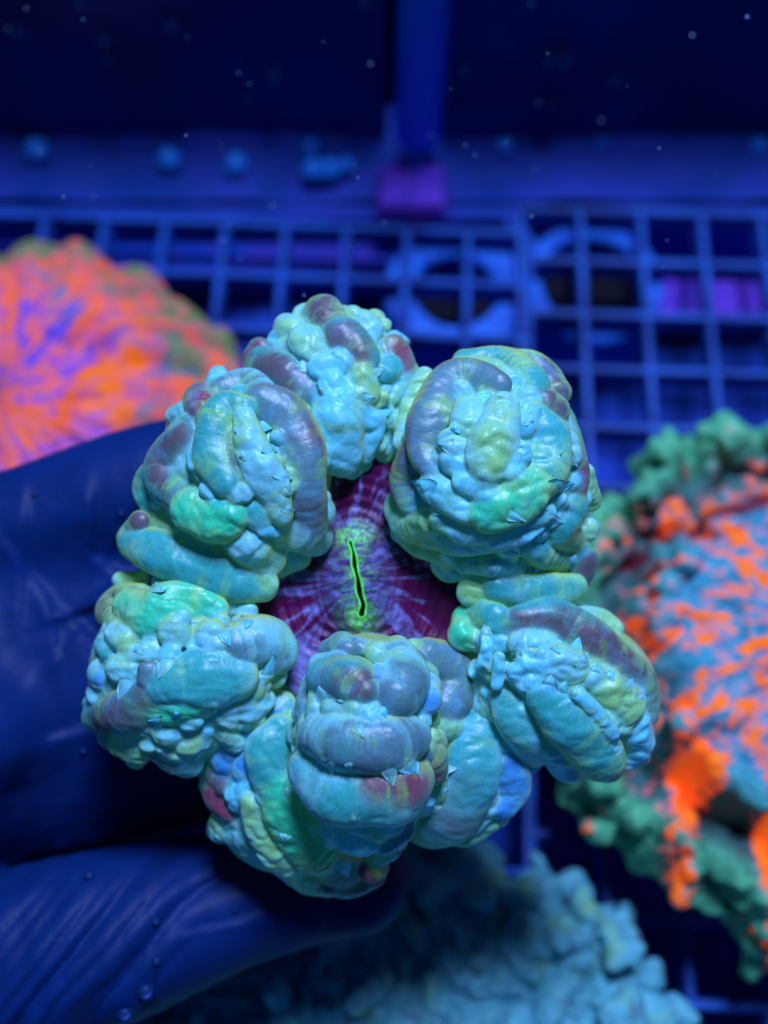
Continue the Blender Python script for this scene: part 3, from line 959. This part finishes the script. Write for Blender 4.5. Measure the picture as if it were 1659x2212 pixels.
# --- right lobe
El = Lobe(6, 800, 740, 720, 470, -.4, 1.3, 38)
El.filler(75, 13, 26, 'ccbbo', 8)
El.many([
    ([(235, 330), (215, 420)], [100, 98], 'g', .3), ([(330, 280), (430, 310)], [98, 92], 'T', .2),
    ([(590, 330), (790, 340), (1000, 460), (1200, 600), (1350, 760), (1410, 930)], [108, 138, 140, 128, 106, 58], 'D', .1),
    ([(1000, 470), (1200, 605), (1345, 760), (1400, 900)], [120, 126, 106, 66], 'd', .12),
    ([(920, 270), (1080, 310), (1190, 380)], [46, 62, 50], 'o', .1), ([(700, 225), (800, 235)], [38, 34], 'c', .1), ([(630, 590), (720, 600)], [78, 84], 'b', .08),
    ([(820, 600), (900, 630)], [108, 110], 'c', .1), ([(1040, 690)], 84, 'c', .06), ([(1130, 760), (1240, 880)], [118, 128], 'o', .08),
    ([(1300, 990), (1330, 1100), (1280, 1200)], [112, 104, 80], 'b'), ([(1395, 930)], 60, 'o', .06), ([(1340, 830)], 58, 'c', .06),
    ([(720, 830), (860, 950), (980, 1080), (1100, 1210), (1140, 1290)], [92, 136, 146, 134, 90], 'T', .08),
    ([(950, 810), (1060, 920), (1150, 1040), (1185, 1100)], [38, 44, 46, 36], 'b', .16), ([(480, 830), (560, 930), (640, 1060), (680, 1180)], [92, 136, 134, 88], 't', .02),
    ([(630, 1200), (650, 1230)], [72, 66], 'B'), ([(800, 1130), (860, 1260), (900, 1310)], [86, 92, 70], 'B'), ([(355, 400), (360, 520), (310, 630)], [32, 38, 30], 'b', .25),
    ([(440, 560), (420, 740)], [34, 34], 'b', .2), ([(400, 610)], 56, 'c', .12), ([(540, 650)], 52, 'b', .1), ([(275, 660)], 42, 'b', .05), ([(380, 790), (360, 900)], [62, 54], 'b'),
    ([(1180, 1120), (1220, 1170)], [40, 34], 'c', .1), ([(650, 720), (760, 760)], [52, 58], 'b', .06), ([(480, 640), (600, 740)], [46, 48], 'c', .05)])
El.teeth([((585, 520), (603, 400), 42), ((690, 560), (768, 462), 46), ((800, 530), (825, 490), 34), ((920, 555), (962, 435), 50), ((980, 610), (1018, 530), 38),
          ((1060, 660), (1080, 610), 34), ((1150, 700), (1195, 652), 36), ((1265, 765), (1315, 705), 38), ((1360, 840), (1390, 795), 32), ((765, 750), (782, 675), 44),
          ((840, 790), (878, 718), 40), ((900, 820), (952, 745), 40), ((1180, 1180), (1245, 1150), 30), ((350, 430), (345, 355), 30), ((545, 560), (560, 480), 36)])
# --- lobes low on the left and right of the front one
Gl = Lobe(4, 420, 900, 420, 560, -.9, 1.15)
Gl.filler(45, 14, 27, 'cbotB', 9)
Gl.many([
    ([(950, 1130), (1010, 1010)], [92, 80], 't'), ([(1120, 1010), (1260, 900)], [82, 60], 'c', .1), ([(870, 1290), (845, 1350)], [80, 70], 't'),
    ([(1350, 970), (1190, 1080), (1070, 1200), (990, 1300)], [88, 124, 124, 100], 'B', .1), ([(940, 1420), (950, 1530), (1010, 1620)], [92, 104, 90], 'w'),
    ([(1100, 1390), (1130, 1330)], [72, 60], 'B', .06), ([(1040, 1540), (1120, 1500)], [62, 50], 'b', .08),
    ([(1340, 1110), (1270, 1240), (1260, 1390), (1310, 1490)], [88, 124, 116, 96], 't', .22), ([(1420, 1050), (1400, 1120)], [60, 50], 'y', .2)], crop=3)
Gl.many([
    ([(400, 960), (470, 1120), (560, 1250), (660, 1340), (770, 1420)], [86, 118, 120, 104, 86], 'g', .25), ([(640, 1320), (740, 1400), (800, 1430)], [92, 98, 76], 'S', .27),
    ([(270, 1050), (320, 1190), (420, 1330), (540, 1430), (680, 1480)], [58, 82, 84, 78, 64], 'o', .15), ([(690, 1470), (800, 1455), (900, 1420)], [62, 86, 84], 'w', .3),
    ([(340, 1010), (400, 1000)], [50, 44], 'b', .2), ([(600, 1180), (620, 1260)], [54, 46], 'c', .35), ([(90, 880), (130, 960)], [70, 62], 'd', .05), ([(230, 1010), (180, 1060)], [46, 40], 'b', .1)])
Gl.teeth([((440, 1000), (480, 990), 34), ((610, 1180), (600, 1230), 34), ((760, 1360), (785, 1450), 50), ((450, 1220), (440, 1260), 30)], crop=4)
Hl = Lobe(4, 1420, 850, 300, 460, -.8, 1.1)
Hl.filler(30, 14, 26, 'cbBt', 10)
Hl.many([
    ([(1480, 480), (1495, 680), (1450, 890), (1370, 1060), (1260, 1160), (1190, 1200)], [86, 112, 132, 142, 116, 70], 't', .12),
    ([(1440, 900), (1370, 1060), (1270, 1150)], [120, 136, 112], 'S', .14), ([(1295, 890), (1285, 1000), (1250, 1080)], [36, 34, 26], 'y', .4),
    ([(1570, 720), (1610, 880), (1600, 980)], [58, 66, 56], 'b', -.1), ([(1540, 1140), (1440, 1210), (1350, 1215)], [70, 62, 50], 'o', -.1)])
Hl.many([([(470, 1230), (500, 1390), (460, 1520)], [96, 122, 84], 'B', .25), ([(430, 1080), (460, 1150)], [62, 56], 'b', .3), ([(380, 900), (400, 1000)], [46, 42], 'b', .2),
         ([(340, 1540), (280, 1640)], [76, 60], 'c', 0)], crop=6)
Hl.teeth([((1300, 870), (1380, 865), 26), ((1270, 1060), (1255, 1105), 26), ((1300, 960), (1300, 1010), 24)], crop=4)
# --- the big front lobe
Fl = Lobe(4, 900, 700, 420, 620, -.1, 1.95, 0, .78)
Fl.filler(55, 14, 26, 'ccbos', 11)
Fl.many([
    ([(680, 390), (790, 400), (875, 445)], [92, 116, 78], 'D', .12), ([(590, 420), (580, 530)], [58, 56], 's'), ([(650, 330), (740, 300)], [70, 58], 's'),
    ([(1060, 270), (1085, 380), (1050, 465)], [100, 124, 112], 's', .18), ([(960, 250), (1050, 215)], [66, 70], 'c'), ([(1150, 220), (1190, 230)], 56, 'o'),
    ([(1220, 250), (1330, 330), (1350, 440), (1310, 520)], [86, 112, 114, 92], 'S', .06), ([(1215, 420), (1210, 480)], [70, 76], 'B', .2),
    ([(650, 490), (640, 560)], [60, 58], 'c', .03), ([(720, 540), (830, 560)], [70, 68], 'c', .03), ([(910, 560), (930, 600)], [60, 56], 'b', .03), ([(960, 340), (950, 400)], [44, 44], 'B', .1),
    ([(650, 690), (780, 725), (950, 745), (1110, 690)], [110, 134, 130, 112], 's', .1), ([(700, 700), (800, 740)], [90, 106], 't', .14), ([(595, 640), (575, 720)], [60, 58], 'o'),
    ([(1310, 620), (1370, 620)], [86, 70], 'o', .02), ([(1230, 700), (1260, 730)], [56, 50], 'o'), ([(600, 880), (720, 980), (880, 1010), (1050, 990), (1140, 930)], [118, 152, 156, 146, 106], 't', .12),
    ([(930, 980), (1060, 960), (1140, 920)], [110, 138, 106], 'w', .14), ([(1230, 810), (1240, 870)], [80, 72], 'w', .05), ([(810, 1220), (860, 1235)], [96, 90], 'b', .12),
    ([(990, 1230), (1080, 1190)], [80, 72], 's', .05), ([(690, 1190), (700, 1240)], [50, 44], 'c', .05), ([(960, 1310), (1020, 1300)], [58, 52], 's'),
    ([(920, 1420), (960, 1400)], [62, 46], 'w', .3), ([(520, 800), (530, 850)], [44, 40], 'o'), ([(960, 1360), (1020, 1330)], [34, 30], 'c', .3), ([(930, 1220), (960, 1240)], [36, 30], 'y', .2)])
Fl.teeth([((690, 810), (700, 905), 26), ((645, 800), (650, 850), 26), ((790, 830), (800, 870), 22), ((1010, 860), (1032, 950), 40), ((1110, 830), (1165, 890), 54), ((660, 500), (625, 420), 34),
          ((740, 510), (745, 490), 24), ((820, 1170), (815, 1120), 26), ((720, 1170), (715, 1130), 28), ((830, 620), (870, 690), 36), ((960, 540), (1000, 580), 30), ((670, 1210), (680, 1170), 26)])
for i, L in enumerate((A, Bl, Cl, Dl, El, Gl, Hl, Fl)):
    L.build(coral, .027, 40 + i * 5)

# --- oral disc and mouth: one height field cut in two
MID = np.array([768., 1250.])
slit_px = np.array([(757, 1172), (764, 1196), (766, 1222), (773, 1250), (777, 1282), (785, 1306), (781, 1326)], float)
def disc_fields(px, py):
    """px, py in view pixels -> height (cm) and masks"""
    P = np.stack([px, py], -1)
    best = np.full(px.shape, 1e9); along = np.zeros(px.shape); side = np.zeros(px.shape)
    acc = 0
    for a, b in zip(slit_px[:-1], slit_px[1:]):
        ab = b - a; L = np.linalg.norm(ab)
        t = np.clip(((P - a) @ ab) / (L * L), 0, 1)
        o = P - a - t[..., None] * ab
        d = np.linalg.norm(o, axis=-1)
        m = d < best
        best = np.where(m, d, best); along = np.where(m, (acc + t * L), along)
        side = np.where(m, np.sign(o[..., 0]), side)
        acc += L
    return best, along / 139.5, side
n = 300
gx = np.linspace(540, 1040, n); gy = np.linspace(990, 1560, int(n * 1.14))
PX, PY = np.meshgrid(gx, gy, indexing='ij')
sd, along, side = disc_fields(PX, PY)
ex, ey = (PX - 768) / 68, (PY - 1252) / 106
E = np.sqrt(ex ** 2 + ey ** 2)
half = 3.2 + 2.2 * np.clip((PY - 1180) / 120, 0, 1) + 1.0 * np.sin(PY * .11)          # half width of the opening
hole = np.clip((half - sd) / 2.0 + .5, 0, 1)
lip = np.exp(-((sd - half - 1.2) / 2.2) ** 2) * np.clip(1 - hole, 0, 1)
ribs = np.sin(along * 26 + 1.4 * np.sin(sd * .12) + side * .8) * np.exp(-((E - .5) / .45) ** 2)
ang = np.arctan2(PY - MID[1], PX - MID[0])
rad = np.hypot(PX - MID[0], PY - MID[1]) / 139.5
Hh = .26 * np.clip(1 - (E / 1.15) ** 2, 0, 1) ** .7 + .05 * lip - .5 * hole
Hh += .016 * ribs + .05 * np.exp(-((E - 1.22) / .1) ** 2)
Hh += .05 * np.sin(ang * 11 + .6 * np.sin(rad * 3)) * np.clip(rad - .7, 0, 1) + .02 * np.sin(rad * 34 + 2 * np.sin(ang * 5)) * np.clip(1.9 - rad, 0, 1) * np.clip((rad - .5) * 3, 0, 1)
Hh += .04 * snoise(np.stack([PX, PY, 0 * PX], -1) / 139.5, 3, 77, 3)
Hh += -.25 + .10 * np.clip(rad - .8, 0, 2) - .6 * np.clip(rad - 1.75, 0, 2) ** 2
dep = D0 - Hh
VV = cam2world(np.stack([(PX - CX) * dep / FPX, -(PY - CY) * dep / FPX, -dep], -1).reshape(-1, 3))
ny = len(gy)
ii, jj = np.meshgrid(np.arange(n - 1), np.arange(ny - 1), indexing='ij')
a0 = (ii * ny + jj).ravel()
FF = np.stack([a0, a0 + 1, a0 + ny + 1, a0 + ny], 1)
Ef = E.ravel()
cutE = 1.02 + .03 * np.sin(6 * ang.ravel())
ismouth = (Ef < cutE)[FF].all(1)
inside = (np.hypot((PX - 785) / 245, (PY - 1270) / 285).ravel() < 1.0)[FF].any(1)
def sub(F):
    u, inv = np.unique(F, return_inverse=True)
    return u, inv.reshape(F.shape)
end_glow = np.exp(-(np.hypot((PX - 764) * .8, (PY - 1158) * 1.3) / 30) ** 2) + .8 * np.exp(-(np.hypot(PX - 780, PY - 1334) / 30) ** 2)
green = np.clip(.9 * np.exp(-sd / 34) + end_glow * .55, 0, 1) * np.clip(1.45 - E, 0, 1) ** .5
F_ALL = {'near_mouth': np.clip(1.6 - E, 0, 1), 'green': green, 'lip': lip, 'hole': hole, 'flare': end_glow * np.clip(1 - hole, 0, 1) * .9}
V_ALL = {'polar': np.stack([np.cos(ang), rad, np.sin(ang) * 7], -1), 'slit': np.stack([along, sd / 139.5 * 2, side], -1)}
for nm, sel in (('oral_disc', (~ismouth) & inside), ('mouth', ismouth)):
    u, f2 = sub(FF[sel])
    np_mesh(nm, VV[u], f2, DISC, coral, ORIGIN, vecs={k: x.reshape(-1, 3)[u] for k, x in V_ALL.items()}, floats={k: x.ravel()[u] for k, x in F_ALL.items()})
# --- stony skeleton underneath, mostly hidden
prof = [(.0, -3.6), (1.1, -3.5), (1.5, -3.0), (2.1, -2.0), (2.7, -1.3), (2.5, -.9)]
nn = 72
V, F = [], []
for r, hh in prof:
    for k in range(nn):
        t = 2 * math.pi * k / nn
        rr = r * (1 + .05 * math.cos(18 * t))
        V.append(cam_pt(800, 1290, 0) * (D0 - hh) / D0 + np.array([rr * math.cos(t), rr * math.sin(t), 0]))
for i in range(len(prof) - 1):
    for k in range(nn):
        F.append((i * nn + k, i * nn + (k + 1) % nn, (i + 1) * nn + (k + 1) % nn, (i + 1) * nn + k))
np_mesh('skeleton', cam2world(np.array(V)), np.array(F), SKEL, coral, ORIGIN)

# ------------------------------------------------------------------ the gloved hand
def chain(pts, k):
    P = []
    for px, py, h, r in pts:
        P.append(np.append(cam_pt(px, py, h), r * (D0 - h) / FPX))
    C = spline(P, 6)
    return Tube(C[:, :3], C[:, 3], None, None, 1.0, k)
hand_shapes = [
    chain([(-760, 1720, -3.6, 330), (-420, 1640, -3.4, 380), (-200, 1560, -3.3, 350)], .9),               # wrist and palm
    chain([(-300, 1260, -3.2, 175), (0, 1160, -3.1, 135), (330, 1045, -3.1, 130), (560, 1010, -3.3, 118), (730, 1050, -3.0, 96)], .7),   # index
    chain([(-300, 1420, -3.4, 170), (0, 1340, -3.5, 140), (340, 1270, -3.6, 132), (640, 1220, -3.9, 118), (860, 1240, -3.6, 100)], .8),  # middle
    chain([(-300, 1580, -3.4, 170), (0, 1530, -3.4, 135), (320, 1490, -3.6, 125), (620, 1450, -3.9, 112), (800, 1420, -3.7, 96)], .8),   # ring
    chain([(-300, 1720, -3.9, 160), (0, 1690, -4.3, 120), (280, 1660, -4.5, 108), (520, 1620, -4.4, 98), (640, 1580, -4.1, 84)], .6),     # little
    chain([(-420, 1980, -2.6, 260), (-120, 2120, -2.2, 230), (190, 2035, -2.1, 190), (470, 1950, -2.5, 148), (650, 1915, -2.7, 124), (770, 1905, -2.8, 112)], .4),  # thumb
    chain([(-300, 1700, -2.2, 210), (-50, 1580, -1.9, 135)], .4),
    chain([(-300, 1480, -5.7, 430), (60, 1450, -5.6, 410), (420, 1460, -5.6, 340)], .5),                    # slab added under the fingers to fill the gaps between them
    chain([(-200, 1800, -6.6, 240), (200, 1800, -6.4, 200), (520, 1740, -6.2, 150)], .5),                                          # slab added below, set deep so the gap above the thumb stays dark
    chain([(170, 1335, -2.45, 26), (290, 1290, -2.3, 44), (430, 1235, -2.5, 50)], .22),                      # pinched fold of the glove
    chain([(250, 1400, -2.75, 30), (420, 1520, -2.8, 40)], .3),
]
FOLDS = [([(205, 1090), (205, 1200), (300, 1260)], .22, 40), ([(150, 1332), (270, 1290), (420, 1215)], -.22, 50), ([(150, 1332), (260, 1420), (330, 1560)], .24, 60),
         ([(60, 1080), (50, 1320)], .10, 50), ([(290, 1140), (285, 1260)], .12, 30), ([(95, 1440), (180, 1360), (290, 1240)], .12, 50),
         ([(120, 1590), (220, 1560), (300, 1740)], .16, 50), ([(200, 1430), (240, 1620)], .10, 60), ([(20, 1180), (110, 1290), (130, 1420)], .12, 45), ([(380, 1010), (300, 1090), (250, 1180)], .10, 45),
         ([(420, 2010), (520, 1990), (640, 1930)], .12, 40), ([(560, 1830), (600, 1900), (590, 1980)], .10, 40), ([(690, 1850), (720, 1930), (700, 2000)], .08, 30)]
def hand_warp(Q):
    # long creases over the thumb, softer ones over the fingers
    px = Q[..., 0] * FPX / -Q[..., 2] + CX
    py = -Q[..., 1] * FPX / -Q[..., 2] + CY
    n1 = snoise(Q, .9, 91, 2)
    u = (px * .80 + py * .60) / 139.5 + .55 * n1
    w = np.clip((620 - px) / 250, 0, 1) * np.clip((py - 1780) / 130, 0, 1)
    cre = np.abs(np.sin(u * 3.1)) ** .6 + .5 * np.abs(np.sin(u * 7.0 + 1.2 * n1)) ** .7
    soft = snoise(Q, 1.5, 93, 3)
    off = -(.16 * (cre - .9)) * w + .05 * soft
    for line, amp, wid in FOLDS:
        best = np.full(px.shape, 1e9); sg = np.zeros(px.shape)
        for a, b in zip(line[:-1], line[1:]):
            a = np.array(a, float); ab = np.array(b, float) - a
            t = np.clip(((px - a[0]) * ab[0] + (py - a[1]) * ab[1]) / (ab @ ab), 0, 1)
            ox = px - a[0] - t * ab[0]; oy = py - a[1] - t * ab[1]
            d = np.hypot(ox, oy)
            m = d < best
            best = np.where(m, d, best); sg = np.where(m, (ab[0] * oy - ab[1] * ox) / np.linalg.norm(ab), sg)
        st = .5 + .5 * np.tanh(sg / 9)
        off = off - .7 * amp * (st * np.exp(-best / wid) - .4 * (1 - st) * np.exp(-best / (wid * .6)))
    Q = Q.copy()
    Q[..., 2] = Q[..., 2] - off
    return Q
V, F = sdf_mesh(hand_shapes, .06, pad=.8)
V = hand_warp(V)
HO = cam2world(cam_pt(0, 1600, -3.6))
hand = np_mesh('gloved_hand', cam2world(V), F, GLOVE, None, HO)
tag(hand, 'hand in a dark blue rubber glove holding up the open coral', 'hand')

hand_tree = BVHTree.FromPolygons([tuple(v) for v in V], [tuple(int(k) for k in f) for f in F])
def hand_hit(px, py):
    d = Vector(((px - CX) / FPX, -(py - CY) / FPX, -1.0)).normalized()
    p = hand_tree.ray_cast(Vector((0, 0, 0)), d)[0]
    return None if p is None else -p[2]

# ------------------------------------------------------------------ bubbles
def ball(name, r, sub=2):
    import bmesh
    bm = bmesh.new()
    bmesh.ops.create_icosphere(bm, subdivisions=3, radius=r * S)
    for f in bm.faces:
        f.smooth = True
    me = bpy.data.meshes.new(name)
    bm.to_mesh(me); bm.free()
    me.materials.append(BUBBLE)
    return me
BUB = ball('bubble', .05)
hand_bubbles = [(118, 942, 'on the upper glove edge below the orange coral', 1.0), (75, 1067, 'at the far left of the upper glove', 1.1),
                (262, 1107, 'on the glove left of the second coral lobe', .9), (333, 1140, 'in the crease of the glove beside the coral', 1.3),
                (360, 1193, 'below the creased dark patch of the glove', 1.0), (388, 1268, 'beside the tip of the pinched glove fold', 1.1),
                (180, 1620, 'alone on the dark middle of the glove', .8), (193, 1892, 'on the folds above the thumb, near the shadow edge', 1.7),
                (336, 1990, 'highest of those along the thumb folds', 1.0), (567, 1920, 'on the smooth dark thumb below the front lobe', 1.0),
                (508, 1965, 'on the thumb left of its tip', .9), (630, 1942, 'near the right tip of the thumb', .9),
                (338, 2075, 'above the lower edge of the thumb', 1.2), (315, 2140, 'larger, at the lower edge of the glove', 2.4),
                (270, 2188, 'larger, lowest at the bottom edge of the glove', 2.2)]
for i, (px, py, where, sc) in enumerate(hand_bubbles):
    d = hand_hit(px, py)
    if d is None:
        continue
    p = np.array([(px - CX) * d / FPX, -(py - CY) * d / FPX, -d + .02])
    o = bpy.data.objects.new('bubble', BUB); link(o)
    o.location = Vector(cam2world(p)) * S
    o.scale = (sc, sc, sc * .8)
    tag(o, 'tiny clear bubble ' + where, 'bubble', 'tiny bubbles on the glove')
BIG = ball('bubble', .19)
wall_bubbles = [(40, 65, 'near the upper left corner of the dark wall', .75), (225, 82, 'upper of two on the left wall', .9), (228, 118, 'lower of two on the left wall', .8),
                (370, 50, 'at the top of the left wall', .85), (592, 155, 'on the left wall halfway to the pipe, soft', 1.0), (172, 0, 'cut by the top edge of the left wall', .8),
                (1005, 148, 'just right of the pipe on the wall', .8), (1187, 124, 'left one of a touching pair on the right wall', .9),
                (1222, 126, 'right one of a touching pair on the right wall', .9), (1183, 222, 'below the touching pair on the right wall', .8),
                (1330, 172, 'blurred, right of the touching pair', .9), (788, 0, 'cut by the top edge beside the pipe', .8)]
for px, py, where, sc in wall_bubbles:
    p = None
    dvec = FWD + (px - CX) / FPX * RIGHT - (py - CY) / FPX * UP
    p = CAM + dvec * ((YW - .12 - CAM[1]) / dvec[1])
    o = bpy.data.objects.new('bubble', BIG); link(o)
    o.location = Vector(p) * S
    o.scale = (sc, sc, sc * 1.1)
    tag(o, 'round bubble clinging ' + where, 'bubble', 'bubbles on the rear wall')
SNAIL = m_simple('shell_blue', alb(14, 96, 250), alb(24, 120, 255), 3, .4, .4)
snails = [(80, 327, 'far left end of the ledge', 1.15), (366, 348, 'left middle of the ledge', 1.1), (510, 358, 'right of the one at the left middle', 1.1),
          (676, 370, 'left one of the close pair beside the pipe', 1.05), (712, 370, 'right one of the close pair beside the pipe', 1.05), (748, 360, 'nearest the pipe, faint', .8),
          (670, 320, 'on the rubble above the close pair', .7), (1090, 318, 'right of the pipe on the ledge', .7), (1295, 310, 'far right part of the ledge', .75), (1638, 318, 'right end of the ledge', .8)]
pr, fc = lathe([(.0, .34), (.10, .32), (.17, .26), (.2, .18), (.26, .14), (.27, .05), (.24, -.02), (0, -.05)], 20)
first = None
for px, py, where, sc in snails:
    p = on_plane(px, py, -.05)
    if first is None:
        first = py_mesh('snail_shell', pr, fc, SNAIL, smooth=True); o = first
    else:
        o = first.copy(); link(o)
    o.location = Vector(p) * S
    o.scale = (sc,) * 3
    tag(o, 'small round pale blue shell, ' + where, 'shell', 'small shells along the ledge')

# drifting specks of detritus in the water
V, F = [], []
for _ in range(70):
    px, py, h = rng.uniform(0, 1659), rng.uniform(0, 900), rng.uniform(-9, -1)
    c = cam2world(cam_pt(px, py, h))
    r = rng.uniform(.008, .022)
    b = len(V)
    for k in range(6):
        d = np.zeros(3); d[k // 2] = (1 if k % 2 else -1) * r * rng.uniform(.4, 1.6)
        V.append(c + d)
    for x in (0, 1):
        for y in (2, 3):
            for z in (4, 5):
                F.append((b + x, b + y, b + z))
det = py_mesh('detritus', V, F, m_simple('detritus_pale', alb(70, 120, 210), alb(120, 160, 230), 3))
det['kind'] = 'stuff'
